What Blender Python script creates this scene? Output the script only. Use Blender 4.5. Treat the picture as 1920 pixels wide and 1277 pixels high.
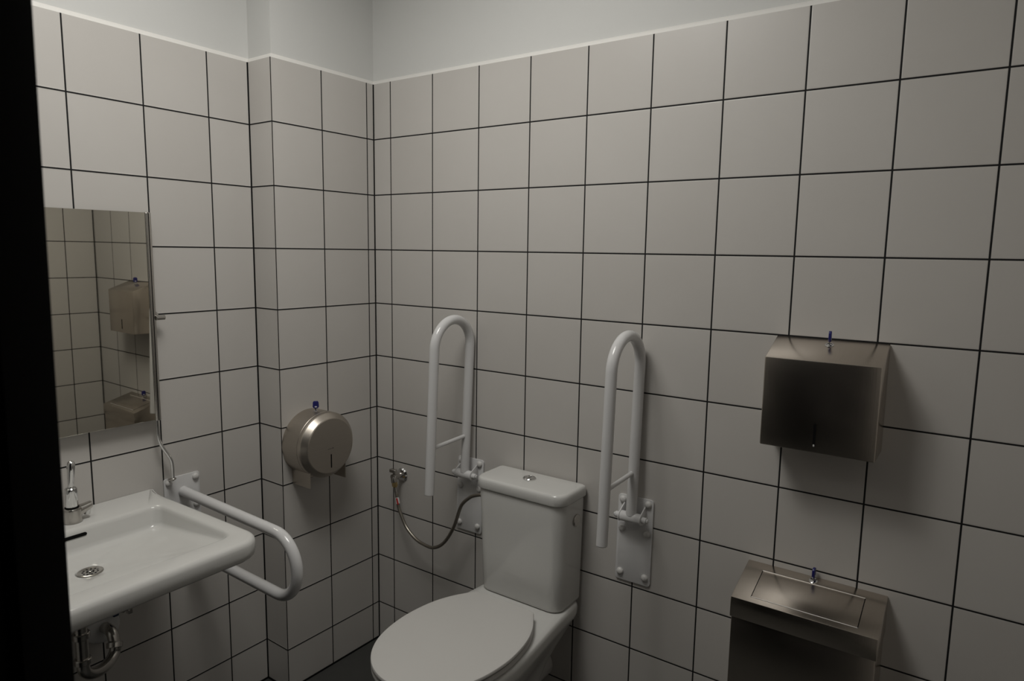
import bpy, bmesh, math, random
from mathutils import Vector, Matrix

for o_ in list(bpy.data.objects):
    bpy.data.objects.remove(o_, do_unlink=True)
scene = bpy.context.scene
COL = scene.collection
PI = math.pi

# ------------------------------------------------------------------ camera, world, lights, exposure
cam_d = bpy.data.cameras.new('camera')
cam = bpy.data.objects.new('camera', cam_d)
COL.objects.link(cam)
cam_d.sensor_fit = 'HORIZONTAL'
cam_d.sensor_width = 36.0
cam_d.lens = 36.0 * 1276.48 / 1920.0
cam_d.clip_start = 0.02
cam_d.clip_end = 50
R = Matrix(((0.8178789, -0.0870268, 0.5687710),
            (0.5752024, 0.0983940, -0.8120720),
            (0.0147084, 0.9913349, 0.1305324)))
cam.matrix_world = Matrix.Translation((1.8938, -1.8039, 1.547)) @ R.to_4x4()
cam_d.dof.use_dof = True
cam_d.dof.focus_distance = 2.1
cam_d.dof.aperture_fstop = 6.3
scene.camera = cam

world = bpy.data.worlds.new('world')
scene.world = world
world.use_nodes = True
world.node_tree.nodes['Background'].inputs[0].default_value = (0.9, 0.85, 0.8, 1)
world.node_tree.nodes['Background'].inputs[1].default_value = 0.009

scene.view_settings.view_transform = 'Standard'
scene.view_settings.look = 'None'
scene.view_settings.gamma = 1
scene.view_settings.use_curve_mapping = False
scene.view_settings.exposure = 0.0

LX, LY, CEIL = 0.80, -1.00, 2.66
for k in (-1, 1):
    ld = bpy.data.lights.new('ceiling_lamp_light', 'AREA')
    ld.shape = 'RECTANGLE'
    ld.size = 0.022
    ld.size_y = 0.12
    ld.energy = 0.9
    ld.color = (1.0, 0.98, 0.93)
    lo = bpy.data.objects.new('ceiling_lamp_light', ld)
    COL.objects.link(lo)
    lo.location = (LX + k * 0.03, LY, CEIL - 0.035)
ld = bpy.data.lights.new('ceiling_lamp_glow', 'AREA')
ld.shape = 'DISK'
ld.size = 0.8
ld.energy = 15.2
ld.color = (1.0, 0.98, 0.93)
lo = bpy.data.objects.new('ceiling_lamp_glow', ld)
COL.objects.link(lo)
lo.location = (LX, LY, CEIL - 0.02)

# ------------------------------------------------------------------ materials
def new_mat(name):
    m = bpy.data.materials.new(name)
    m.use_nodes = True
    nt = m.node_tree
    return m, nt, nt.nodes['Principled BSDF']

def simple(name, col, rough=0.4, metal=0.0, spec=0.5, var=0.04, scale=6.0, bump=0.0, bscale=60, emit=None):
    m, nt, b = new_mat(name)
    b.inputs['Roughness'].default_value = rough
    b.inputs['Metallic'].default_value = metal
    b.inputs['Specular IOR Level'].default_value = spec
    tc = nt.nodes.new('ShaderNodeTexCoord')
    n = nt.nodes.new('ShaderNodeTexNoise')
    n.inputs['Scale'].default_value = scale
    n.inputs['Detail'].default_value = 4
    nt.links.new(tc.outputs['Object'], n.inputs['Vector'])
    mx = nt.nodes.new('ShaderNodeMix')
    mx.data_type = 'RGBA'
    mx.inputs['A'].default_value = tuple(c * (1 - var) for c in col) + (1,)
    mx.inputs['B'].default_value = tuple(min(1, c * (1 + var)) for c in col) + (1,)
    nt.links.new(n.outputs['Fac'], mx.inputs['Factor'])
    nt.links.new(mx.outputs['Result'], b.inputs['Base Color'])
    if bump:
        n2 = nt.nodes.new('ShaderNodeTexNoise')
        n2.inputs['Scale'].default_value = bscale
        nt.links.new(tc.outputs['Object'], n2.inputs['Vector'])
        bp = nt.nodes.new('ShaderNodeBump')
        bp.inputs['Strength'].default_value = bump
        bp.inputs['Distance'].default_value = 0.001
        nt.links.new(n2.outputs['Fac'], bp.inputs['Height'])
        nt.links.new(bp.outputs['Normal'], b.inputs['Normal'])
    if emit:
        b.inputs['Emission Color'].default_value = tuple(col) + (1,)
        b.inputs['Emission Strength'].default_value = emit
    return m

def brushed(name, col, rough=0.3, stretch=(2, 2, 160), var=0.06):
    m, nt, b = new_mat(name)
    b.inputs['Metallic'].default_value = 1.0
    tc = nt.nodes.new('ShaderNodeTexCoord')
    mp = nt.nodes.new('ShaderNodeMapping')
    mp.inputs['Scale'].default_value = stretch
    nt.links.new(tc.outputs['Object'], mp.inputs['Vector'])
    n = nt.nodes.new('ShaderNodeTexNoise')
    n.inputs['Scale'].default_value = 4
    n.inputs['Detail'].default_value = 6
    nt.links.new(mp.outputs['Vector'], n.inputs['Vector'])
    cl = nt.nodes.new('ShaderNodeTexNoise')
    cl.inputs['Scale'].default_value = 7
    nt.links.new(tc.outputs['Object'], cl.inputs['Vector'])
    mx = nt.nodes.new('ShaderNodeMix')
    mx.data_type = 'RGBA'
    mx.inputs['A'].default_value = tuple(c * (1 - var) for c in col) + (1,)
    mx.inputs['B'].default_value = tuple(c * (1 + var) for c in col) + (1,)
    nt.links.new(n.outputs['Fac'], mx.inputs['Factor'])
    nt.links.new(mx.outputs['Result'], b.inputs['Base Color'])
    mr = nt.nodes.new('ShaderNodeMapRange')
    mr.inputs['To Min'].default_value = rough - 0.06
    mr.inputs['To Max'].default_value = rough + 0.08
    nt.links.new(cl.outputs['Fac'], mr.inputs['Value'])
    nt.links.new(mr.outputs['Result'], b.inputs['Roughness'])
    bp = nt.nodes.new('ShaderNodeBump')
    bp.inputs['Strength'].default_value = 0.08
    bp.inputs['Distance'].default_value = 0.0005
    nt.links.new(n.outputs['Fac'], bp.inputs['Height'])
    nt.links.new(bp.outputs['Normal'], b.inputs['Normal'])
    return m

def tile_mat():
    """glazed 20 cm wall tiles with thin black joints; UV 'grid' has joints at whole numbers, UV 'edge' gives metres to the two corners"""
    m, nt, b = new_mat('wall_tiles')
    N, L = nt.nodes, nt.links
    g = N.new('ShaderNodeUVMap'); g.uv_map = 'grid'
    e = N.new('ShaderNodeUVMap'); e.uv_map = 'edge'
    sg = N.new('ShaderNodeSeparateXYZ'); L.new(g.outputs['UV'], sg.inputs[0])
    se = N.new('ShaderNodeSeparateXYZ'); L.new(e.outputs['UV'], se.inputs[0])
    def math_(op, a, b_=None):
        n = N.new('ShaderNodeMath'); n.operation = op
        for i, v in enumerate((a, b_)):
            if v is None: continue
            if isinstance(v, (int, float)): n.inputs[i].default_value = v
            else: L.new(v, n.inputs[i])
        return n.outputs[0]
    def dist(v):                                   # metres to the nearest joint centre
        f = math_('FRACT', v)
        return math_('MULTIPLY', math_('MINIMUM', f, math_('SUBTRACT', 1.0, f)), 0.2)
    d = math_('MINIMUM', dist(sg.outputs[0]), dist(sg.outputs[1]))
    d = math_('MINIMUM', d, math_('MINIMUM', se.outputs[0], se.outputs[1]))
    mr = N.new('ShaderNodeMapRange')
    mr.inputs['From Min'].default_value = 0.0019
    mr.inputs['From Max'].default_value = 0.00235
    L.new(d, mr.inputs['Value'])
    # per-tile tone, soft mottling
    fl = N.new('ShaderNodeVectorMath'); fl.operation = 'FLOOR'; L.new(g.outputs['UV'], fl.inputs[0])
    wn = N.new('ShaderNodeTexWhiteNoise'); L.new(fl.outputs[0], wn.inputs['Vector'])
    tc = N.new('ShaderNodeTexCoord')
    no = N.new('ShaderNodeTexNoise'); no.inputs['Scale'].default_value = 5; no.inputs['Detail'].default_value = 5
    L.new(tc.outputs['Object'], no.inputs['Vector'])
    fac = math_('ADD', math_('MULTIPLY', wn.outputs['Value'], 0.4), math_('MULTIPLY', no.outputs['Fac'], 0.6))
    mx = N.new('ShaderNodeMix'); mx.data_type = 'RGBA'
    mx.inputs['A'].default_value = (0.49, 0.467, 0.441, 1)
    mx.inputs['B'].default_value = (0.55, 0.530, 0.505, 1)
    L.new(fac, mx.inputs['Factor'])
    m2 = N.new('ShaderNodeMix'); m2.data_type = 'RGBA'
    m2.inputs['A'].default_value = (0.004, 0.004, 0.0045, 1)
    L.new(mr.outputs['Result'], m2.inputs['Factor'])
    L.new(mx.outputs['Result'], m2.inputs['B'])
    L.new(m2.outputs['Result'], b.inputs['Base Color'])
    rr = N.new('ShaderNodeMapRange')
    rr.inputs['To Min'].default_value = 0.8
    rr.inputs['To Max'].default_value = 0.34
    L.new(mr.outputs['Result'], rr.inputs['Value'])
    L.new(rr.outputs['Result'], b.inputs['Roughness'])
    b.inputs['Specular IOR Level'].default_value = 0.35
    # the glaze rolls over at the tile edge
    hb = N.new('ShaderNodeMapRange'); hb.interpolation_type = 'SMOOTHSTEP'
    hb.inputs['From Min'].default_value = 0.001
    hb.inputs['From Max'].default_value = 0.0045
    L.new(d, hb.inputs['Value'])
    hh = math_('ADD', hb.outputs['Result'], math_('MULTIPLY', no.outputs['Fac'], 0.25))
    bp = N.new('ShaderNodeBump'); bp.inputs['Strength'].default_value = 0.35; bp.inputs['Distance'].default_value = 0.0012
    L.new(hh, bp.inputs['Height'])
    L.new(bp.outputs['Normal'], b.inputs['Normal'])
    return m

M = dict(
    tile=tile_mat(),
    plaster=simple('white_plaster', (0.60, 0.60, 0.585), 0.85, var=0.015, scale=3, bump=0.15, bscale=90),
    caulk=simple('white_caulk', (0.74, 0.725, 0.695), 0.55, var=0.02, scale=20),
    floor=simple('dark_floor', (0.045, 0.045, 0.042), 0.55, var=0.12, scale=30, bump=0.1),
    black=simple('black_paint', (0.004, 0.004, 0.004), 0.75, spec=0.15, var=0.1),
    porcelain=simple('white_porcelain', (0.60, 0.595, 0.575), 0.09, spec=0.5, var=0.008, scale=4),
    seat=simple('white_seat_plastic', (0.56, 0.548, 0.527), 0.33, spec=0.4, var=0.01),
    powder=simple('white_powder_coat', (0.62, 0.615, 0.615), 0.12, spec=0.5, var=0.01, scale=8),
    capm=simple('white_cap_plastic', (0.60, 0.59, 0.575), 0.35, var=0.01),
    steel=brushed('brushed_steel', (0.52, 0.475, 0.42), 0.37, (2, 2, 120)),
    steelx=brushed('brushed_steel_face', (0.58, 0.525, 0.465), 0.235, (120, 2, 2)),
    steelglint=simple('steel_edge_glint', (0.85, 0.82, 0.78), 0.5, metal=0.6, var=0.02),  # paler, partly diffuse steel: the edge glint is put into the colour
    chrome=simple('chrome', (0.72, 0.72, 0.72), 0.09, metal=1.0, var=0.03),
    dullchrome=simple('dull_chrome', (0.52, 0.50, 0.47), 0.22, metal=1.0, var=0.05),
    mirror=simple('mirror_silver', (0.80, 0.775, 0.69), 0.012, metal=1.0, var=0.004),
    dark=simple('dark_gap', (0.006, 0.006, 0.006), 0.8, spec=0.08, var=0.1),
    blue=simple('blue_plastic', (0.012, 0.013, 0.115), 0.4, var=0.05),
    white=simple('white_print', (0.6, 0.6, 0.6), 0.5, var=0.02),
    red=simple('red_print', (0.45, 0.02, 0.02), 0.5, var=0.05),
    brass=simple('brass', (0.50, 0.38, 0.18), 0.3, metal=1.0, var=0.05),
    valveblue=simple('blue_ring', (0.01, 0.03, 0.08), 0.4, var=0.05),
    glow=simple('lamp_tube', (1.0, 0.95, 0.88), 0.5, emit=6.0, var=0.0),
)

def hose_mat():
    m, nt, b = new_mat('braided_hose')
    b.inputs['Metallic'].default_value = 0.9
    b.inputs['Roughness'].default_value = 0.35
    tc = nt.nodes.new('ShaderNodeTexCoord')
    w = nt.nodes.new('ShaderNodeTexWave')
    w.inputs['Scale'].default_value = 160
    w.bands_direction = 'DIAGONAL'
    nt.links.new(tc.outputs['Object'], w.inputs['Vector'])
    mx = nt.nodes.new('ShaderNodeMix'); mx.data_type = 'RGBA'
    mx.inputs['A'].default_value = (0.16, 0.145, 0.12, 1)
    mx.inputs['B'].default_value = (0.42, 0.39, 0.34, 1)
    nt.links.new(w.outputs['Fac'], mx.inputs['Factor'])
    nt.links.new(mx.outputs['Result'], b.inputs['Base Color'])
    return m
M['hose'] = hose_mat()

# ------------------------------------------------------------------ mesh helpers
class Frame:
    """a wall's own axes: x along the wall, y out into the room, z up"""
    def __init__(self, origin, rz):
        self.o = Vector(origin); self.rz = rz
        self.m = Matrix.Translation(self.o) @ Matrix.Rotation(rz, 4, 'Z')

class MB:
    def __init__(self): self.bm = bmesh.new()
    def box(self, a, b, bev=0.0, seg=2):
        t = bmesh.new()
        bmesh.ops.create_cube(t, size=1)
        for v in t.verts:
            v.co = Vector([(a[i] + b[i]) / 2 + v.co[i] * (b[i] - a[i]) for i in range(3)])
        if bev: bmesh.ops.bevel(t, geom=t.edges[:], offset=bev, segments=seg, profile=0.5, affect='EDGES')
        self.add(t); return self
    def add(self, t, mat=None):
        if mat is not None: bmesh.ops.transform(t, matrix=mat, verts=t.verts)
        me = bpy.data.meshes.new('tmp'); t.to_mesh(me); t.free()
        self.bm.from_mesh(me); bpy.data.meshes.remove(me)
    def loft(self, rings, cap0=True, cap1=True):
        bm = self.bm
        R_ = [[bm.verts.new(p) for p in r] for r in rings]
        n = len(R_[0])
        for a, b in zip(R_, R_[1:]):
            for i in range(n):
                try: bm.faces.new((a[i], a[(i + 1) % n], b[(i + 1) % n], b[i]))
                except ValueError: pass
        if cap0: bm.faces.new(R_[0][::-1])
        if cap1: bm.faces.new(R_[-1])
        return self
    def lathe(self, p0, axis, prof, n=32):
        """prof: list of (distance along axis, radius)"""
        ax = Vector(axis).normalized()
        u = ax.orthogonal().normalized(); v = ax.cross(u)
        p0 = Vector(p0)
        rings = [[p0 + ax * h + (u * math.cos(2 * PI * i / n) + v * math.sin(2 * PI * i / n)) * max(r, 1e-5) for i in range(n)] for h, r in prof]
        return self.loft(rings)
    def cyl(self, p0, p1, r, n=24, r1=None, ch=0.0):
        p0, p1 = Vector(p0), Vector(p1); L = (p1 - p0).length
        r1 = r if r1 is None else r1
        pr = [(0, r - ch), (ch, r), (L - ch, r1), (L, r1 - ch)] if ch else [(0, r), (L, r1)]
        return self.lathe(p0, p1 - p0, pr, n)
    def tube(self, pts, r, n=20, caps=True):
        pts = [Vector(p) for p in pts]
        rings = []; up = None
        for i, p in enumerate(pts):
            t = (pts[min(i + 1, len(pts) - 1)] - pts[max(i - 1, 0)]).normalized()
            if up is None: up = t.orthogonal().normalized()
            up = (up - t * up.dot(t)).normalized()
            s = t.cross(up)
            rr = r[i] if isinstance(r, (list, tuple)) else r
            rings.append([p + (up * math.cos(2 * PI * k / n) + s * math.sin(2 * PI * k / n)) * rr for k in range(n)])
        return self.loft(rings, caps, caps)
    def dome(self, p, axis, r, h, n=24):
        prof = [(0, r), (h * .3, r)] + [(h * .3 + h * .7 * math.sin(a), r * math.cos(a)) for a in [PI / 2 * k / 6 for k in range(1, 7)]]
        return self.lathe(p, axis, prof, n)
    def prism(self, poly, a, b, axis='x', bev=0.0):
        """poly: 2D outline in the two other axes, extruded from a to b"""
        t = bmesh.new()
        def P(q, h):
            return {'x': (h, q[0], q[1]), 'y': (q[0], h, q[1]), 'z': (q[0], q[1], h)}[axis]
        A = [t.verts.new(P(q, a)) for q in poly]; B = [t.verts.new(P(q, b)) for q in poly]
        n = len(poly)
        t.faces.new(A[::-1]); t.faces.new(B)
        for i in range(n): t.faces.new((A[i], A[(i + 1) % n], B[(i + 1) % n], B[i]))
        bmesh.ops.recalc_face_normals(t, faces=t.faces)
        if bev: bmesh.ops.bevel(t, geom=t.edges[:], offset=bev, segments=2, profile=0.5, affect='EDGES')
        self.add(t); return self
    def build(self, name, mat, parent=None, smooth=40, rel=True, label=None, recalc=True):
        if recalc: bmesh.ops.recalc_face_normals(self.bm, faces=self.bm.faces)
        if parent is not None and rel:
            base = Vector(parent['_base'])
            bmesh.ops.translate(self.bm, vec=-base, verts=self.bm.verts)
        me = bpy.data.meshes.new(name)
        self.bm.to_mesh(me); self.bm.free()
        me.materials.append(mat)
        if smooth:
            for p in me.polygons: p.use_smooth = True
            me.set_sharp_from_angle(angle=math.radians(smooth))
        o = bpy.data.objects.new(name, me)
        COL.objects.link(o)
        if parent is not None:
            o.parent = parent
            o['_base'] = parent['_base']
        if label: o['label'] = label
        return o

def catmull(P, k=8):
    P = [Vector(p) for p in P]; out = []
    Q = [P[0] * 2 - P[1]] + P + [P[-1] * 2 - P[-2]]
    for i in range(1, len(Q) - 2):
        a, b, c, d = Q[i - 1:i + 3]
        for j in range(k):
            t = j / k
            out.append(0.5 * ((2 * b) + (c - a) * t + (2 * a - 5 * b + 4 * c - d) * t * t + (3 * b - a - 3 * c + d) * t ** 3))
    out.append(P[-1]); return out

def thing(name, label, cat, frame, base, group=None, lean=0.0):
    o = bpy.data.objects.new(name, None)
    o.empty_display_size = 0.05
    COL.objects.link(o)
    o.matrix_world = frame.m @ Matrix.Translation(base) @ Matrix.Rotation(lean, 4, 'Y')
    o['_base'] = list(base)
    o['label'] = label; o['category'] = cat
    if group: o['group'] = group
    return o

W0 = Frame((0, 0, 0), 0)                        # world axes
TH1, TH2, TH3 = 0.0161, -0.0086, 0.0171
E_ = Vector((-0.0069, -0.428, 0)); I_ = Vector((-0.1274, -0.4259, 0))
FA1 = Frame(I_, -(PI / 2 + TH2))                # recessed left wall
FA2 = Frame((0, 0, 0), -(PI / 2 + TH1))         # face of the pier

# ------------------------------------------------------------------ room shell
ZT = 2.138; PV = 0.1991
ROOM_X, ROOM_Y = 2.095, -1.597
def wall_strip(name, segs, side_out, start=None, end=None):
    """segs: (p, q, u0, e0, e1): plan points, grid coordinate at p, joint offset at either end (None = no corner joint).
    Each strip is a tiled face, a caulk fillet over the top tile edge and set-back plaster above."""
    bm = bmesh.new()
    g = bm.loops.layers.uv.new('grid'); e = bm.loops.layers.uv.new('edge')
    n = len(segs)
    pts = [Vector(s[0]) for s in segs] + [Vector(segs[-1][1])]
    nor = []
    for s in segs:
        d = (Vector(s[1]) - Vector(s[0])).normalized()
        nor.append(Vector((d.y, -d.x)) * side_out)       # points out of the room
    off = []
    for i in range(n + 1):
        if i == 0: off.append(nor[0] + (Vector(start) if start else Vector((0, 0))))
        elif i == n: off.append(nor[-1] + (Vector(end) if end else Vector((0, 0))))
        else:
            a, b = nor[i - 1], nor[i]
            off.append((a + b) / (1 + a.dot(b)))
    for i, (p, q, u0, e0, e1) in enumerate(segs):
        P, Q = Vector(p), Vector(q); L = (Q - P).length
        def face(prof0, prof1, mi):
            (d0, z0), (d1, z1) = prof0, prof1
            vs = [bm.verts.new((*(P + off[i] * d0), z0)), bm.verts.new((*(Q + off[i + 1] * d0), z0)),
                  bm.verts.new((*(Q + off[i + 1] * d1), z1)), bm.verts.new((*(P + off[i] * d1), z1))]
            f = bm.faces.new(vs); f.material_index = mi
            for lp, (u, z) in zip(f.loops, ((0, z0), (L, z0), (L, z1), (0, z1))):
                lp[g].uv = ((u + u0) / 0.2, (ZT - z) / PV + 10 if z < 2.1 else 10.03)
                lp[e].uv = ((u + e0) if e0 is not None else 1.0, (L - u + e1) if e1 is not None else 1.0)
        ZTT = 2.1365
        # tile face, with true vertical grid (the top row keeps a full tile)
        vs = [bm.verts.new((*P, 0)), bm.verts.new((*Q, 0)), bm.verts.new((*Q, ZTT)), bm.verts.new((*P, ZTT))]
        f = bm.faces.new(vs); f.material_index = 0
        for lp, (u, z) in zip(f.loops, ((0, 0), (L, 0), (L, ZTT), (0, ZTT))):
            lp[g].uv = ((u + u0) / 0.2, (ZT + 0.003 - z) / PV + 10)
            lp[e].uv = ((u + e0) if e0 is not None else 1.0, (L - u + e1) if e1 is not None else 1.0)
        face((0, ZTT), (0.0035, ZTT + 0.008), 1)
        face((0.0035, ZTT + 0.008), (0.011, ZTT + 0.0145), 1)
        face((0.011, ZTT + 0.0145), (0.011, CEIL), 2)
        face((0.05, 0), (0.05, CEIL), 2)
        face((0.05, CEIL), (0.011, CEIL), 2)
    me = bpy.data.meshes.new(name); bm.to_mesh(me); bm.free()
    for k in ('tile', 'caulk', 'plaster'): me.materials.append(M[k])
    o = bpy.data.objects.new(name, me); COL.objects.link(o)
    o['kind'] = 'structure'
    return o

A1end = I_ + Vector((math.sin(-TH2), -math.cos(TH2), 0)) * ((-ROOM_Y - 0.4259) + 0.0)
X0 = 0.0857
C3, H15 = 0.0013, 0.0008
# left side, going from the back corner towards the door: pier face, return, recessed wall
wall_strip('wall_left', [((0, 0), tuple(E_.xy), 0.2 - 0.0327, -C3, H15 - 0.0006),
                         (tuple(E_.xy), tuple(I_.xy), 0.04, H15 - 0.0006, -0.0016),
                         (tuple(I_.xy), tuple(A1end.xy), 0.2 - 0.1424, -0.0016, None)], 1, start=(0, 1))
wall_strip('wall_back', [((0, 0), (ROOM_X, 0), 0.2 - X0, -C3, -C3)], -1, start=(-1, 0), end=(1, 0))
wall_strip('wall_right', [((ROOM_X, 0), (ROOM_X, ROOM_Y), 0.05, -C3, None)], -1, start=(0, 1))
# wall with the doorway, in front of which the picture was taken
DX0, DX1, DZ = 1.230, 2.07, 2.10
mb = MB()
mb.box((A1end.x - 0.05, ROOM_Y - 0.12, 0), (DX0 - 0.05, ROOM_Y, CEIL)).box((DX0 - 0.05, ROOM_Y - 0.12, DZ + 0.05), (DX1 + 0.03, ROOM_Y, CEIL)).box((DX1 + 0.03, ROOM_Y - 0.12, 0), (ROOM_X + 0.05, ROOM_Y, CEIL))
o = mb.build('wall_front', M['plaster'], smooth=0); o['kind'] = 'structure'
mb = MB(); mb.box((-0.25, -3.0, -0.08), (2.4, 0.05, 0)); o = mb.build('floor', M['floor'], smooth=0); o['kind'] = 'structure'
mb = MB(); mb.box((-0.25, ROOM_Y - 0.12, CEIL), (2.2, 0.05, CEIL + 0.08)); o = mb.build('ceiling', M['plaster'], smooth=0); o['kind'] = 'structure'
# black joint between floor and tiles
mb = MB()
mb.box((0.0, -0.004, 0), (ROOM_X, 0.0, 0.005))
o = mb.build('trim_1', M['dark'], smooth=0); o['kind'] = 'structure'
def strip_between(a, b, name):
    a, b = Vector(a), Vector(b); d = (b - a).normalized(); nn = Vector((-d.y, d.x))
    mb = MB()
    mb.prism([tuple(a), tuple(b), tuple(b + nn * 0.004), tuple(a + nn * 0.004)], 0, 0.005, 'z')
    o = mb.build(name, M['dark'], smooth=0); o['kind'] = 'structure'
strip_between((0, 0), E_.xy, 'trim_2'); strip_between(E_.xy, I_.xy, 'trim_3'); strip_between(I_.xy, A1end.xy, 'trim_4')
# black sliding door leaf, pushed open along the inside of the front wall; its edge stands slightly out of plumb
root = bpy.data.objects.new('door_1', None); COL.objects.link(root); root['kind'] = 'structure'
root.location = (DX0, ROOM_Y, 0); root['_base'] = [DX0, ROOM_Y, 0]
tl = 0.025
lean = lambda z: (z - 1.42) * tl
mb = MB(); mb.prism([(DX0 - .95 + lean(0), 0.008), (DX0 + lean(0), 0.008), (DX0 + lean(DZ), DZ), (DX0 - .95 + lean(DZ), DZ)], ROOM_Y + .005, ROOM_Y + .045, 'y', .002)
mb.build('door_leaf', M['black'], root)
mb = MB(); mb.box((DX0 - .95, ROOM_Y + .003, DZ + .01), (DX1 + .02, ROOM_Y + .05, DZ + .06), .002); mb.build('door_rail', M['black'], root)
mb = MB(); mb.box((DX0 - .05, ROOM_Y - .20, 0), (DX0 - .0501 + .02, ROOM_Y + .002, DZ + .05)); mb.build('door_jamb', M['black'], root)
mb = MB(); mb.box((DX1, ROOM_Y - .12, 0), (DX1 + .024, ROOM_Y - .001, DZ + .05)); mb.build('door_jamb', M['black'], root)

# ceiling lamp the room is lit by (above the picture's edge)
t = thing('ceiling_light', 'round recessed ceiling light with two short tubes in the ceiling', 'ceiling light', W0, (LX, LY, CEIL))
mb = MB(); mb.lathe((LX, LY, CEIL), (0, 0, -1), [(0, .135), (.004, .135), (.008, .128), (.008, .112), (0.001, .108)], 48); mb.build('trim_ring', M['powder'], t)
for k in (-1, 1):
    mb = MB(); mb.cyl((LX + k * .03, LY - .06, CEIL - .022), (LX + k * .03, LY + .06, CEIL - .022), .009); mb.build('lamp_tube', M['glow'], t)

# ------------------------------------------------------------------ toilet
TX = 0.765
def outline(xc, hb, cr, yb, hm, yw, yf, z, ex=2.0, nf=14, zf=None):
    """closed plan ring: straight back of half width hb at yb, widening to hm at yw, elliptic front to yf"""
    right = [(0, yb), (hb * .5, yb)]
    for k in range(6):
        a = PI / 2 * k / 5
        right.append((hb - cr + cr * math.sin(a), yb - cr + cr * math.cos(a)))
    y0 = yb - cr
    for k in range(1, 8):
        s = k / 8; sm = s * s * (3 - 2 * s)
        right.append((hb + (hm - hb) * (sm * .6 + .4 * s), y0 + (yw - y0) * s))
    for k in range(nf + 1):
        a = PI / 2 * k / nf
        right.append((hm * math.cos(a) ** (2 / ex), yw + (yf - yw) * math.sin(a) ** (2 / ex)))
    ring = right + [(-x, y) for x, y in right[-2:0:-1]]
    return [Vector((xc + x, y, z if zf is None else z + zf(x, y))) for x, y in ring]

t = thing('toilet', 'white close-coupled toilet with closed oval lid between the two upright grab rails', 'toilet', W0, (TX, -0.3, 0))
mb = MB()
O = lambda z, hb, hm, yb, yf, yw=-0.43, cr=.03: outline(TX, hb, cr, yb, hm, yw, yf, z)
mb.loft([O(0.0, .105, .118, -.17, -.50, -.38), O(.012, .105, .118, -.17, -.50, -.38), O(.05, .094, .106, -.165, -.485, -.37), O(.16, .088, .10, -.15, -.475, -.37),
         O(.22, .090, .108, -.13, -.50, -.38), O(.28, .100, .128, -.10, -.55, -.40), O(.33, .118, .152, -.07, -.605, -.42),
         O(.37, .135, .172, -.045, -.65, -.43), O(.40, .147, .182, -.028, -.68, -.43), O(.413, .153, .187, -.02, -.689), O(.425, .1555, .190, -.014, -.694),
         O(.442, .1555, .190, -.012, -.694), O(.452, .1535, .188, -.014, -.692), O(.457, .149, .184, -.019, -.687), O(.458, .13, .165, -.04, -.66)])
mb.build('bowl', M['porcelain'], t, 50)
mb = MB(); mb.cyl((TX, -.13, .19), (TX, -0.002, .19), .052, 32, ch=.003).cyl((TX, -.13, .19), (TX, -.10, .19), .06, 32, ch=.003); mb.build('outlet_pipe', M['seat'], t)
def rrect(xc, yc, hx, hy, r, z, n=6, rb=None):
    rb = r if rb is None else rb
    out = []
    for cx, cy, a0, rr in ((1, 1, 0, rb), (-1, 1, PI / 2, rb), (-1, -1, PI, r), (1, -1, 3 * PI / 2, r)):
        for k in range(n + 1):
            a = a0 + PI / 2 * k / n
            out.append(Vector((xc + cx * (hx - rr) + rr * math.cos(a), yc + cy * (hy - rr) + rr * math.sin(a), z)))
    return out
def cis(z, hx, yf, r, yb=-.008, xc=TX): return rrect(xc, (yb + yf) / 2, hx, (yb - yf) / 2, r, z, 7, .012)
CX = TX - .003
mb = MB()
mb.loft([cis(.459, .142, -.138, .035), cis(.462, .148, -.144, .038), cis(.470, .1505, -.1465, .038), cis(.60, .1535, -.148, .038, xc=TX - .001), cis(.72, .1565, -.150, .038, xc=TX - .002), cis(.789, .1585, -.1515, .038, xc=CX), cis(.796, .1578, -.151, .037, xc=CX), cis(.7985, .153, -.147, .034, xc=CX)])
ci = mb.build('cistern', M['porcelain'], t, 50)
mb = MB()
mb.loft([cis(.8005, .158, -.150, .035, -.010, CX), cis(.8010, .1635, -.1565, .040, -.004, CX), cis(.804, .1650, -.1580, .041, -.004, CX), cis(.821, .1650, -.1580, .041, -.004, CX), cis(.828, .1640, -.1570, .040, -.005, CX), cis(.8325, .1615, -.1545, .039, -.007, CX), cis(.8350, .1575, -.1505, .037, -.011, CX), cis(.8357, .1525, -.1455, .035, -.016, CX), cis(.8360, .08, -.10, .02, -.05, CX)])
cl = mb.build('cistern_lid', M['porcelain'], t, 60)
mb = MB(); mb.lathe((.758, -.075, .8355), (0, 0, 1), [(0, .021), (.004, .021), (.0065, .0185), (.0065, .0165), (.005, .0155), (.0052, .008), (.0055, 0)], 40)
bt = mb.build('flush_button', M['chrome'], cl, 30)
mb = MB(); mb.box((.7575, -.089, .8407), (.7585, -.061, .8414)); mb.build('button_split', M['dark'], bt, 0)
mb = MB(); mb.lathe((.9215, -.060, .736), (1, 0, 0), [(-.004, .0185), (.003, .0185), (.0045, .017), (.0048, 0)], 32); mb.build('side_cap', M['dullchrome'], ci, 30)

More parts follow.
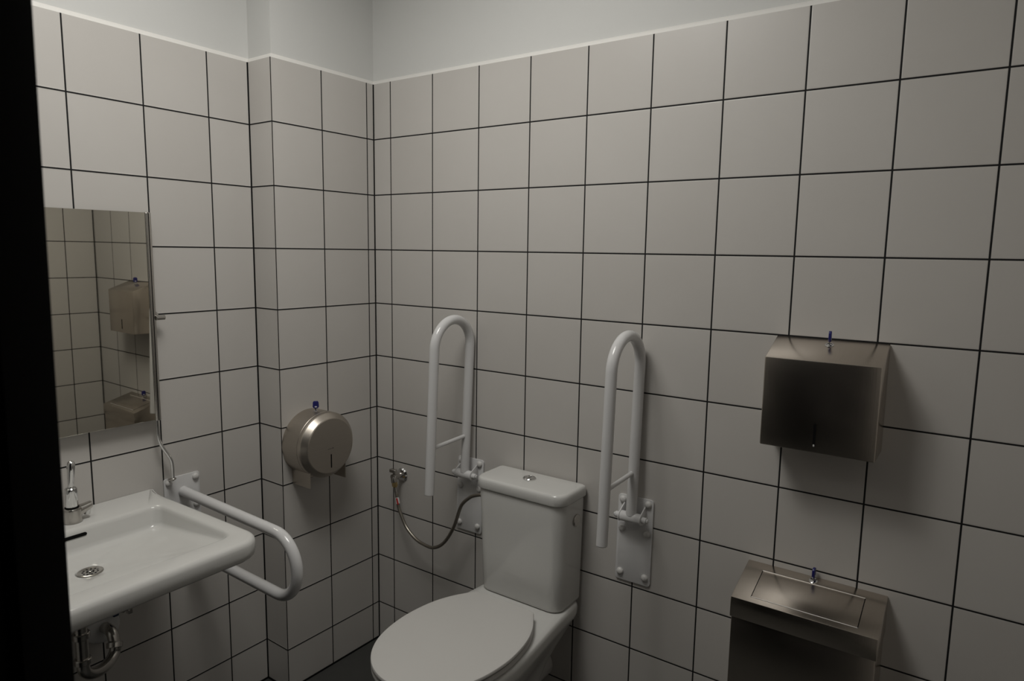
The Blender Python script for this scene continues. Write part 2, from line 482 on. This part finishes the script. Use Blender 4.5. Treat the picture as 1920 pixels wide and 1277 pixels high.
def lid_ring(z, g=0.0, gb=0.0):
    prof = [(0, -.214 - gb), (.06, -.214 - gb), (.108 - g, -.214 - gb), (.111 - g, -.217 - gb), (.128 - g, -.245), (.147 - g, -.275), (.163 - g, -.31), (.174 - g, -.345), (.1825 - g, -.39), (.1865 - g, -.44), (.185 - g, -.48), (.179 - g, -.525),
            (.167 - g, -.57), (.148 - g, -.61), (.122 - g * .9, -.645 + g * .2), (.09 - g * .8, -.673 + g * .6), (.058 - g * .5, -.690 + g * .9), (.028 - g * .2, -.699 + g), (0, -.702 + g)]
    a = [Vector((x, y, 0)) for x, y in prof]
    mid = catmull(a[3:], 4)
    right = a[:3] + mid
    ring = right + [Vector((-p.x, p.y, 0)) for p in right[-2:0:-1]]
    return [Vector((TX + p.x, p.y, z)) for p in ring]
mb = MB()
mb.loft([lid_ring(.4595, .012, .004), lid_ring(.4600, .005, .004), lid_ring(.4635, .001, .004), lid_ring(.4700, .001, .004), lid_ring(.4745, .004, .004), lid_ring(.4755, .012, .006)])
mb.build('seat', M['seat'], t, 45)
mb = MB()
mb.loft([lid_ring(.4785, .010, .001), lid_ring(.4787, .004), lid_ring(.4815, .000), lid_ring(.4865, .000), lid_ring(.4893, .0015), lid_ring(.4903, .006)] + [[Vector((TX + (p.x - TX) * f, -.455 + (p.y + .455) * f, .4903 + h)) for p in lid_ring(0, .006)] for f, h in ((.97, .0003), (.8, .0008), (.5, .0012), (.2, .0014), (.02, .0014))])
mb.build('seat_lid', M['seat'], t, 45)
for sx in (-1, 1):
    mb = MB(); mb.cyl((TX + sx * .075, -.205, .458), (TX + sx * .075, -.205, .472), .012, 20, ch=.002).cyl((TX + sx * .1, -.209, .471), (TX + sx * .05, -.209, .471), .0055, 16)
    mb.build('hinge', M['seat'], t)

# ------------------------------------------------------------------ hinged grab rails, folded up
def fold_rail(xc, plate_lean, rail_lean, zc, zarc, label, cy):
    t = thing('grab_rail', label, 'grab rail', W0, (xc, 0, 0.5), 'fold-up grab rails on the back wall')
    g = math.sin(plate_lean)
    X = lambda z: xc + (z - .70) * g
    # wall plate
    mb = MB()
    hw = .0565
    z0, z1 = .564, .832
    sh = lambda x, z: (X(z) + x, z)
    r = .010; poly = []
    for cx, cz, a0 in ((1, 1, 0), (-1, 1, 90), (-1, -1, 180), (1, -1, 270)):
        for k in range(5):
            a = math.radians(a0 + 22.5 * k)
            zz = (z1 if cz > 0 else z0) - cz * r + r * math.sin(a)
            poly.append(sh(cx * (hw - r) + r * math.cos(a), zz))
    mb.prism(poly, -.0055, -.0002, 'y', .0008)
    pl = mb.build('wall_plate', M['powder'], t)
    for zz in (.817, .727, .590):
        for s in (-1, 1):
            mb = MB(); mb.dome((X(zz) + s * .040, -.005, zz), (0, -1, 0), .0105, .010); mb.build('screw_cap', M['capm'], t)
    # hinge: two cheeks off the plate and a barrel between them
    zh = zc
    for s in (-1, 1):
        mb = MB()
        xx = X(zh) + s * .033
        arc = [(cy - .017 * math.cos(a), zh + .017 * math.sin(a)) for a in [math.radians(d) for d in range(-60, 76, 15)]]
        mb.prism([(-.004, zh + .036), (-.004, zh - .022)] + arc, xx - .0018, xx + .0018, 'x', .0006)
        mb.build('hinge_cheek', M['powder'], t)
        mb = MB(); mb.cyl((xx + s * .001, cy, zh), (xx + s * .016, cy, zh), .0095, 20, ch=.0015); mb.cyl((xx + s * .015, cy, zh), (xx + s * .021, cy, zh), .0065, 16, ch=.002)
        mb.build('pivot_bolt', M['powder'], t)
    mb = MB(); mb.cyl((X(zh) - .031, cy, zh), (X(zh) + .031, cy, zh), .0155, 28, ch=.001); mb.build('hinge_barrel', M['powder'], t)
    # the bent tube
    k = math.tan(rail_lean); r = .090
    P = lambda y, z: Vector((X(zh) + (z - zh) * k, y + (z - zh) * .043, z))      # folded up it rests against the tiles
    y1 = cy; y2 = cy - .18
    pts = [P(y1, zh + .008), P(y1, zh + .1), P(y1, zh + .25), P(y1, zarc - .06)]
    pts += [P((y1 + y2) / 2 + r * math.cos(a), zarc + r * math.sin(a)) for a in [PI * j / 24 for j in range(25)]]
    pts += [P(y2, zarc - .06), P(y2, zarc - .2), P(y2, zh + .12), P(y2, zh - .020)]
    mb = MB(); mb.tube(pts, .0158, 28); ra = mb.build('rail_tube', M['powder'], t, 50)
    mb = MB(); mb.cyl(P(y2, zh - .020), P(y2, zh - .0225), .0146, 28); mb.build('end_plug', M['capm'], ra)
    zx = zh + .133
    mb = MB(); mb.cyl(P(y1 - .005, zx + .003), P(y2 + .005, zx - .003), .0068, 20); mb.build('cross_bar', M['powder'], t)
    return t
fold_rail(0.4625, math.radians(2.0), math.radians(.5), .782, 1.232, 'white fold-up grab rail left of the cistern, with the braided hose passing its wall plate', -.037)
fold_rail(1.0885, math.radians(.6), math.radians(.15), .778, 1.230, 'white fold-up grab rail right of the cistern, nearer the steel bin', -.035)

# ------------------------------------------------------------------ angle valve and hose
t = thing('angle_valve', 'small chrome angle valve on the back wall beside the corner', 'valve', W0, (.135, 0, .705))
mb = MB(); mb.lathe((.135, -.0005, .703), (0, -1, 0), [(0, .0255), (.003, .0255), (.008, .021), (.010, .013), (.012, .010)], 36); mb.build('rosette', M['chrome'], t, 30)
mb = MB(); mb.cyl((.135, -.008, .704), (.138, -.058, .708), .0105, 20, ch=.001).cyl((.136, -.030, .704), (.137, -.050, .706), .0125, 6)
mb.tube([(.1385, -.045, .708), (.140, -.052, .700), (.1425, -.052, .688)], .0120, 16); mb.build('valve_body', M['dullchrome'], t, 35)
mb = MB(); mb.cyl((.1425, -.052, .691), (.1445, -.051, .673), .0105, 6).cyl((.1445, -.051, .674), (.1447, -.051, .669), .0075, 16); mb.build('union_nut', M['brass'], t, 30)
mb = MB(); mb.cyl((.1375, -.045, .712), (.142, -.055, .732), .006, 16, ch=.001)
mb.box((.1290, -.066, .7265), (.1580, -.050, .7400), .003, 3); mb.build('handle', M['dullchrome'], t, 35)

t = thing('supply_hose', 'braided steel water hose looping from the angle valve to the cistern side', 'hose', W0, (.30, -.07, .5))
hp = [(.1447, -.0512, .671), (.1500, -.052, .655), (.1601, -.055, .6293), (.1700, -.058, .598), (.1836, -.06, .5746), (.2080, -.0625, .540), (.2363, -.065, .5178), (.268, -.067, .502), (.3012, -.07, .4961), (.3542, -.075, .4983), (.4082, -.08, .5325), (.4557, -.085, .6009), (.4877, -.09, .6769), (.5050, -.093, .704), (.5283, -.095, .7252), (.5500, -.098, .7400), (.5814, -.1, .7516), (.5980, -.1, .7538)]
mb = MB(); mb.tube(catmull(hp, 6), .0060, 14); mb.build('hose_body', M['hose'], t, 60)
mb = MB(); mb.cyl((.1447, -.0512, .672), (.1530, -.0528, .646), .0066, 16, ch=.001); mb.build('ferrule', M['dullchrome'], t)
mb = MB(); mb.cyl((.586, -.1, .7525), (.6025, -.1, .7544), .0072, 16, ch=.001); mb.build('ferrule', M['dullchrome'], t)
mb = MB(); mb.cyl((.1580, -.0545, .6330), (.1655, -.0568, .6120), .0076, 16)
tg = mb.build('hose_tag', M['white'], t, label='white and red tag on the hose')
mb = MB(); mb.prism([(.1625, .634), (.1660, .634), (.1730, .612), (.1690, .612)], -.0650, -.0600, 'y'); mb.build('tag_stripe', M['red'], tg)

# ------------------------------------------------------------------ keys
def key(frame, base, rot, label, h=.034):
    t = thing('key', label, 'key', frame, base, 'blue keys left in the dispensers')
    x, y, z = base
    t.matrix_world = t.matrix_world @ Matrix.Rotation(rot, 4, 'Z')
    mb = MB(); mb.box((x - .0012, y - .003, z - .004), (x + .0012, y + .003, z + .010), .0005); mb.build('key_blade', M['chrome'], t)
    mb = MB()
    poly = [(y - .006, z + .008), (y + .006, z + .008), (y + .0105, z + .014), (y + .0095, z + h - .004), (y + .006, z + h), (y - .006, z + h), (y - .0095, z + h - .004), (y - .0105, z + .014)]
    mb.prism(poly, x - .0032, x + .0032, 'x', .001); hd = mb.build('key_head', M['blue'], t, label='blue plastic key head')
    for s in (-1, 1):
        mb = MB(); mb.box((x + s * .0033 - .0003, y - .0035, z + .0125), (x + s * .0033 + .0003, y + .0035, z + .0160)); mb.build('key_mark', M['white'], hd, 0)
    return t
def lock(p, ax, parent, r=.0105):
    mb = MB(); mb.lathe(p, ax, [(-.002, r), (.001, r), (.0018, r - .0012), (.0018, r - .003), (.0006, r - .0035), (.0006, 0)], 28)
    lk = mb.build('lock', M['chrome'], parent, 25)
    return lk

# ------------------------------------------------------------------ paper towel dispenser
x0, x1 = 1.4585, 1.7135
t = thing('paper_towel_dispenser', 'brushed steel paper towel dispenser with sloping top and blue key, above the bin', 'dispenser', W0, ((x0 + x1) / 2, 0, 1.083))
mb = MB()
mb.prism([(-.0002, 1.083), (-.110, 1.083), (-.110, 1.3015), (-.0002, 1.3445)], x0, x1, 'x', .0028)
bd = mb.build('housing', M['steelx'], t, 30)
mb = MB(); mb.prism([(1.5828 + .003 * math.cos(a), (1.151 if 0 <= a <= PI else 1.101) + .003 * math.sin(a)) for a in [2 * PI * k / 16 for k in range(16)]], -.1106, -.1095, 'y'); mb.build('level_slot', M['dark'], bd)
mb = MB(); mb.box((1.5811, -.1107, 1.0985), (1.5845, -.1103, 1.1035)); mb.build('slot_paper', M['capm'], bd, 0, label='white towel edge showing in the level slot')
mb = MB(); mb.box((x0 + .03, -.085, 1.0824), (x1 - .03, -.02, 1.0832)); mb.build('paper_outlet', M['dark'], bd, 0)
up = Vector((0, -.39, 1)).normalized()
kb = (1.587, -.0300, 1.3445 - .0300 * .391)
lock(kb, up, t)
key(W0, kb, 0.12, 'blue key standing in the top lock of the paper towel dispenser')

# ------------------------------------------------------------------ waste bin
x0, x1 = 1.4225, 1.7555
sl = (.731 - .689) / .150
zt = lambda y: .731 + y * sl
t = thing('waste_bin', 'dark brushed steel wall bin with framed push flap, below the towel dispenser', 'waste bin', W0, ((x0 + x1) / 2, 0, .23))
mb = MB(); mb.prism([(-.0002, .23), (-.146, .23), (-.146, .66), (-.0002, .66)], x0 + .003, x1 - .003, 'x', .0015); mb.build('bin_body', M['steelx'], t, 30)
# lid: a sloping frame around the flap, with a lip at the front and sides
fx0, fx1, fy0, fy1 = 1.468, 1.710, -.030, -.1325
mb = MB()
mb.prism([(-.0002, .636), (-.150, .636), (-.150, .689), (-.0002, .731)], x0, x1, 'x', .0020)
ld_ = mb.build('bin_lid', M['steelx'], t, 25)
def slab(xa, xb, ya, yb, h0, h1):
    return [(ya, zt(ya) + h0), (yb, zt(yb) + h0), (yb, zt(yb) + h1), (ya, zt(ya) + h1)]
mb = MB(); mb.prism(slab(0, 0, fy0 + .001, fy1 - .001, -.001, .0002), fx0 - .001, fx1 + .001, 'x'); gp = mb.build('flap_gap', M['dark'], t, 0)
mb = MB(); mb.prism(slab(0, 0, fy0 - .0006, fy1 + .0006, 0, .0008), fx0 + .001, fx1 - .001, 'x', .0003); fpl = mb.build('flap', M['steelx'], t, 25)
mb = MB(); mb.cyl((fx0, fy0, zt(fy0) + .0007), (fx1, fy0, zt(fy0) + .0007), .0009, 8).cyl((fx0, fy1, zt(fy1) + .0007), (fx1, fy1, zt(fy1) + .0007), .0009, 8)
mb.build('folded_edge', M['steelglint'], fpl, 60)  # front and back flap edges, their bright glint painted in by the pale steel
kb = (1.589, -.0170, zt(-.017))
lock(kb, Vector((0, -.28, 1)).normalized(), t)
key(W0, kb, 0.0, 'blue key standing in the lid lock of the waste bin')

# ------------------------------------------------------------------ toilet roll dispenser on the pier
t = thing('toilet_roll_dispenser', 'round brushed steel jumbo toilet roll dispenser on the tiled pier', 'dispenser', FA2, (.315, 0, .77))
sc, zc, RR = .315, .882, .1125
mb = MB(); mb.lathe((sc, .0003, zc), (0, 1, 0), [(0, RR), (.078, RR), (.0795, RR - .0015)], 96); dr = mb.build('drum', M['steel'], t, 30)
mb = MB(); mb.lathe((sc, .0795, zc), (0, 1, 0), [(0, RR - .0015), (.001, RR), (.012, RR), (.016, RR - .0015), (.0172, RR - .0025), (.0322, RR - .0154), (.0335, RR - .0166), (.035, RR - .0195), (.0352, RR - .04), (.0352, 0)], 96); lidr = mb.build('round_lid', M['steel'], t, 25)
mb = MB(); mb.box((sc - .0022, .1144, .806), (sc + .0022, .1152, .853)); mb.build('level_slot', M['dark'], lidr, 0)
mb = MB()
for k, (dx, w) in enumerate(((0, .004), (.006, .002), (.0095, .0015), (.0125, .0025), (.0165, .002), (.020, .003))):
    mb.box((sc - .010 + dx, .1146, .872), (sc - .010 + dx + w, .1149, .8735 if k else .8745))
mb.build('embossed_mark', M['dark'], lidr, 0)
mb = MB()
for s in (-1, 1):
    mb.box((sc + s * .0745 - .0008, .002, .747), (sc + s * .0745 + .0008, .098, .83), .0004)
mb.box((sc - .0745, .001, .747), (sc + .0745, .003, .80), .0004)
mb.build('outlet_guard', M['steel'], t, 0)
kb = (sc + .006, .046, zc + RR + .0005)
lock((kb[0], kb[1], kb[2] - .0006), (0, 0, 1), t, .009)
key(FA2, kb, math.radians(52), 'blue key standing on top of the round toilet roll dispenser', .034)

# ------------------------------------------------------------------ wash basin
SC = .665
t = thing('wash_basin', 'white rectangular wall-hung wash basin with flat wide rim, on the left wall', 'sink', FA1, (SC, 0, .70))
def basin_ring(hx, y0, y1, rf, rb, z, flare=0.0, zf=None, n=7):
    out = []
    for cx, cy, a0, rr in ((1, 1, 0, rf), (-1, 1, PI / 2, rf), (-1, -1, PI, rb), (1, -1, 3 * PI / 2, rb)):
        for k in range(n + 1):
            a = a0 + PI / 2 * k / n
            x = cx * (hx - rr) + rr * math.cos(a)
            y = (y0 + y1) / 2 + cy * ((y1 - y0) / 2 - rr) + rr * math.sin(a)
            out.append([x, y])
        nxt = {0: (-1, 1), 1: (-1, -1), 2: (1, -1), 3: (1, 1)}[a0 // (PI / 2) if a0 else 0]
        # extra points on the following straight
        q = len(out)
        e0 = out[-1]
        nr = rf if nxt[1] > 0 else rb
        if a0 == 0: e1 = [-(hx - rf), y1]
        elif abs(a0 - PI / 2) < 1e-6: e1 = [-hx, y0 + rb]
        elif abs(a0 - PI) < 1e-6: e1 = [(hx - rb), y0]
        else: e1 = [hx, y1 - rf]
        ks = (0.04, 0.1, 0.16, 0.22, 0.3, 0.45, 0.6, 0.8)
        if abs(a0 - PI / 2) < 1e-6: ks = tuple(1 - v for v in ks[::-1])
        for v in ks: out.append([e0[0] + (e1[0] - e0[0]) * v, e0[1] + (e1[1] - e0[1]) * v])
    res = []
    for x, y in out:
        if flare:
            f = max(0.0, 1 - y / .075)
            x = x + math.copysign(flare * f ** 1.6, x)
        res.append(Vector((SC + x, y, z + (zf(x, y) if zf else 0))))
    return res
fl = .017
floorz = lambda x, y: max(-.02, min(.05, (y - .15) * .115))
rings = [basin_ring(.08, .12, .32, .07, .03, .684), basin_ring(.14, .06, .37, .09, .03, .692), basin_ring(.19, .02, .43, .08, .02, .715), basin_ring(.235, .004, .50, .07, .012, .750), basin_ring(.262, .001, .545, .060, .004, .766), basin_ring(.272, .001, .557, .060, .004, .7695, fl * .7),
         basin_ring(.276, .001, .561, .060, .003, .775, fl), basin_ring(.278, .001, .563, .060, .003, .790, fl), basin_ring(.278, .001, .563, .060, .003, .806, fl),
         basin_ring(.2765, .001, .5605, .059, .003, .8135, fl), basin_ring(.272, .001, .555, .056, .003, .8185, fl), basin_ring(.266, .001, .548, .052, .003, .820, fl),
         basin_ring(.240, .128, .500, .038, .034, .8195), basin_ring(.235, .134, .494, .035, .030, .8180), basin_ring(.2315, .138, .489, .033, .028, .8140), basin_ring(.229, .141, .485, .032, .027, .807),
         basin_ring(.2255, .147, .480, .031, .026, .774, 0, lambda x, y: floorz(x, y) * .72), basin_ring(.222, .150, .475, .031, .026, .7655, 0, lambda x, y: floorz(x, y) * .92), basin_ring(.214, .156, .465, .032, .028, .7610, 0, floorz), basin_ring(.204, .164, .452, .034, .030, .7595, 0, floorz),
         basin_ring(.12, .19, .36, .06, .05, .7505, 0, lambda x, y: floorz(x, y) * .7), basin_ring(.045, .205, .28, .036, .036, .7405), basin_ring(.031, .209, .271, .0305, .0305, .7385), basin_ring(.028, .212, .268, .0275, .0275, .733)]
mb = MB(); mb.loft(rings); bs = mb.build('basin', M['porcelain'], t, 50)
DC = (SC - .002, .240)
mb = MB(); mb.lathe((DC[0], DC[1], .7375), (0, 0, 1), [(0, .029), (.002, .029), (.0028, .0275), (.0028, .024), (.0015, .021), (.0012, 0)], 40); dn = mb.build('drain', M['dullchrome'], t, 30)
mb = MB()
for r_, n_, ph in ((.0075, 6, 0), (.0165, 11, .2)):
    for k in range(n_):
        a = 2 * PI * k / n_ + ph
        mb.cyl((DC[0] + r_ * math.cos(a), DC[1] + r_ * math.sin(a), .7388), (DC[0] + r_ * math.cos(a), DC[1] + r_ * math.sin(a), .7391), .0026, 12)
mb.build('drain_holes', M['dark'], dn, 0)
mb = MB(); mb.lathe((DC[0], DC[1], .7388), (0, 0, 1), [(0, .004), (.0012, .004), (.0016, .003), (.0016, 0)], 16); mb.build('drain_screw', M['chrome'], dn, 30)
mb = MB()
sp = []
for k in range(9): a = -PI / 2 + PI * k / 8; sp.append((.629 - .0042 * math.cos(a), .801 + .0042 * math.sin(a)))
for k in range(9): a = PI / 2 + PI * k / 8; sp.append((.700 - .0042 * math.cos(a), .801 + .0042 * math.sin(a)))
mb.prism(sp, .1385, .1446, 'y'); mb.build('overflow_slot', M['dark'], t, 0)

# tap
t = thing('tap', 'chrome lever tap standing on the back rim of the wash basin', 'tap', FA1, (.640, .085, .82))
bx, by = .632, .085
mb = MB(); mb.lathe((bx, by, .8195), (0, 0, 1), [(0, .021), (.002, .0225), (.005, .0225), (.012, .0215), (.034, .0225), (.038, .0215), (.040, .0175)], 40); bd = mb.build('tap_body', M['dullchrome'], t, 35)
mb = MB(); mb.lathe((bx, by, .861), (0, 0, 1), [(0, .0140), (.003, .0150), (.044, .0152), (.050, .0146), (.053, .0115), (.0535, 0)], 40); mb.build('cartridge_cap', M['chrome'], t, 35)
mb = MB(); mb.lathe((bx, by, .857), (0, 0, 1), [(0, .0170), (.005, .0165)], 40); mb.build('black_ring', M['dark'], t, 35)
mb = MB(); mb.lathe((bx, by, .910), (0.012 * -6, 0.0, 1.0), [(0, .0060), (.004, .0068), (.02, .0074), (.045, .0090), (.060, .0097), (.068, .0092), (.073, .0065), (.075, .002)], 24); mb.build('lever', M['chrome'], t, 50)
mb = MB()
R4 = []
for q, (hw_, hh) in ((0, (.018, .018)), (.2, (.017, .0155)), (.5, (.0150, .0125)), (.8, (.0130, .0105)), (1, (.0115, .0090))):
    cx = bx - .004 - .042 * q; cz = .843 + .012 * q
    R4.append([Vector((cx, by + hw_ * math.cos(a) * (abs(math.cos(a)) ** -.3 if abs(math.cos(a)) > .01 else 1), cz + hh * math.sin(a))) for a in [2 * PI * k / 20 for k in range(20)]])
mb.loft(R4); mb.build('spout', M['dullchrome'], t, 45)
mb = MB(); mb.cyl((bx - .038, by, .848), (bx - .035, by, .831), .0085, 20, ch=.001); mb.build('aerator', M['chrome'], t)

# drain trap and stop valve under the basin
t = thing('drain_trap', 'chrome drain pipe and trap under the wash basin', 'drain pipe', FA1, (.66, .20, .40))
dx, dy = .671, .182
ux, uy = .553, .095                                  # riser position
arcp = [Vector((dx, dy, .683)), Vector((dx, dy, .60)), Vector((dx, dy, .50)), Vector((dx, dy, .470))]
cx_, cy_ = (dx + ux) / 2, (dy + uy) / 2
rx, ry = (dx - ux) / 2, (dy - uy) / 2
for k in range(1, 12):
    a = PI * k / 12
    arcp.append(Vector((cx_ + rx * math.cos(a), cy_ + ry * math.cos(a), .448 + .018 * math.cos(a) - .040 * math.sin(a))))
arcp += [Vector((ux, uy, .434)), Vector((ux, uy - .012, .464)), Vector((ux - .001, uy - .032, .469)), Vector((ux - .002, uy - .055, .467)), Vector((ux - .002, .004, .464))]
mb = MB(); mb.tube(catmull(arcp, 4), .0150, 24); mb.build('pipe', M['dullchrome'], t, 60)
for p, q in (((dx, dy, .560), (dx, dy, .543)), ((dx, dy, .490), (dx, dy, .474)), ((ux + .001, uy + .002, .446), (ux + .006, uy + .008, .432))):
    mb = MB(); mb.cyl(p, q, .0205, 32, ch=.002); mb.build('slip_nut', M['dullchrome'], t)
mb = MB(); mb.lathe((ux - .002, .0005, .464), (0, 1, 0), [(0, .048), (.022, .048), (.029, .044), (.033, .035), (.034, .0165)], 48); mb.build('wall_rosette', M['powder'], t, 40, label='white round wall rosette')
t = thing('stop_valve', 'small chrome stop valve with blue ring under the wash basin', 'valve', FA1, (.498, 0, .53))
mb = MB(); mb.cyl((.505, .0005, .508), (.505, .045, .508), .009, 16, ch=.001).cyl((.505, .034, .508), (.505, .052, .508), .0125, 8).cyl((.505, .044, .508), (.512, .044, .568), .006, 14); mb.build('valve_body', M['dullchrome'], t)
mb = MB(); mb.cyl((.520, .046, .505), (.532, .046, .505), .013, 20, ch=.001); mb.build('blue_ring', M['valveblue'], t, label='dark blue ring')
mb = MB(); mb.cyl((.500, .046, .506), (.486, .046, .500), .008, 12, ch=.001).box((.480, .040, .484), (.494, .054, .502), .003); mb.build('handle', M['dullchrome'], t)

# ------------------------------------------------------------------ fixed grab rail beside the basin
t = thing('grab_rail', 'white fixed U-shaped grab rail sticking out beside the wash basin', 'grab rail', FA1, (.287, 0, .57))
mb = MB()
hw = .0577; zc0, zc1 = .572, .8385
r = .008; poly = []
for cx, cz, a0 in ((1, 1, 0), (-1, 1, 90), (-1, -1, 180), (1, -1, 270)):
    for k in range(5):
        a = math.radians(a0 + 22.5 * k)
        poly.append((.287 + cx * (hw - r) + r * math.cos(a), (zc1 if cz > 0 else zc0) - cz * r + r * math.sin(a)))
mb.prism(poly, .0003, .0055, 'y', .0008); mb.build('wall_plate', M['powder'], t)
for zz in (.824, .735, .587):
    for s in (-1, 1):
        mb = MB(); mb.dome((.287 + s * .043, .005, zz), (0, 1, 0), .0105, .010); mb.build('screw_cap', M['capm'], t)
za, zb, ye = .786, .606, .472
G = lambda y, z: Vector((.285 + .006 * y / .5, y, z - .012 * y / .5))
pts = [G(.004, za), G(.15, za), G(.35, za)] + [G(ye + .09 * math.sin(a), (za + zb) / 2 + .09 * math.cos(a)) for a in [PI * k / 24 for k in range(25)]] + [G(.35, zb), G(.15, zb), G(.004, zb)]
mb = MB(); mb.tube(pts, .0160, 28); mb.build('rail_tube', M['powder'], t, 50)

# ------------------------------------------------------------------ mirror
t = thing('mirror', 'rectangular mirror with steel side rail hung above the wash basin', 'mirror', FA1, (.66, 0, 1.03))
t.matrix_world = t.matrix_world @ Matrix.Rotation(-.0123, 4, 'Z') @ Matrix.Rotation(-.0043, 4, 'X')
mz0, mz1 = 1.036, 1.640
mb = MB(); mb.box((.372, .022, mz0), (.955, .0275, mz1), .0006); mb.build('glass', M['mirror'], t, 0)
mb = MB(); mb.box((.374, .0195, mz0 + .002), (.953, .0219, mz1 - .002)); mb.build('backing', M['dark'], t, 0)
for sx, nm in ((.3635, 1), (.9635, -1)):
    mb = MB(); mb.box((sx - .008, .0120, mz0 - .004), (sx + .008, .0300, mz1 + .001), .003, 3)
    fr = mb.build('side_rail', M['dullchrome'], t, 40)
    mb = MB(); mb.box((sx - .0011, .0298, mz0 - .002), (sx + .0011, .0304, mz1 - .002)); mb.build('rail_groove', M['dark'], fr, 0)
for sg, b0 in ((-1, .3555), (1, .9715)):
    mb = MB(); mb.cyl((b0 - sg * .002, .030, 1.338), (b0 + sg * .024, .030, 1.338), .0072, 24, ch=.001).tube([(b0 + sg * .004, .028, 1.340), (b0 + sg * .004, .016, 1.350), (b0 + sg * .004, .001, 1.352)], .006, 12); br = mb.build('pivot_bracket', M['dullchrome'], t)
rod = [(.3635, .022, 1.06), (.3635, .022, 1.035), (.3638, .023, .985), (.3615, .024, .965), (.352, .026, .942), (.339, .029, .918), (.3325, .030, .900), (.3305, .030, .880), (.3300, .030, .845)]
mb = MB(); mb.tube(catmull(rod, 5), .0050, 16); mb.build('support_rod', M['chrome'], t)
mb = MB(); mb.cyl((.3300, .030, .847), (.3300, .030, .842), .0085, 20, ch=.001).cyl((.3300, .030, .842), (.3300, .006, .836), .0045, 14); mb.build('rod_collar', M['dullchrome'], t)

# tidy helper property
for o_ in bpy.data.objects:
    if '_base' in o_: del o_['_base']
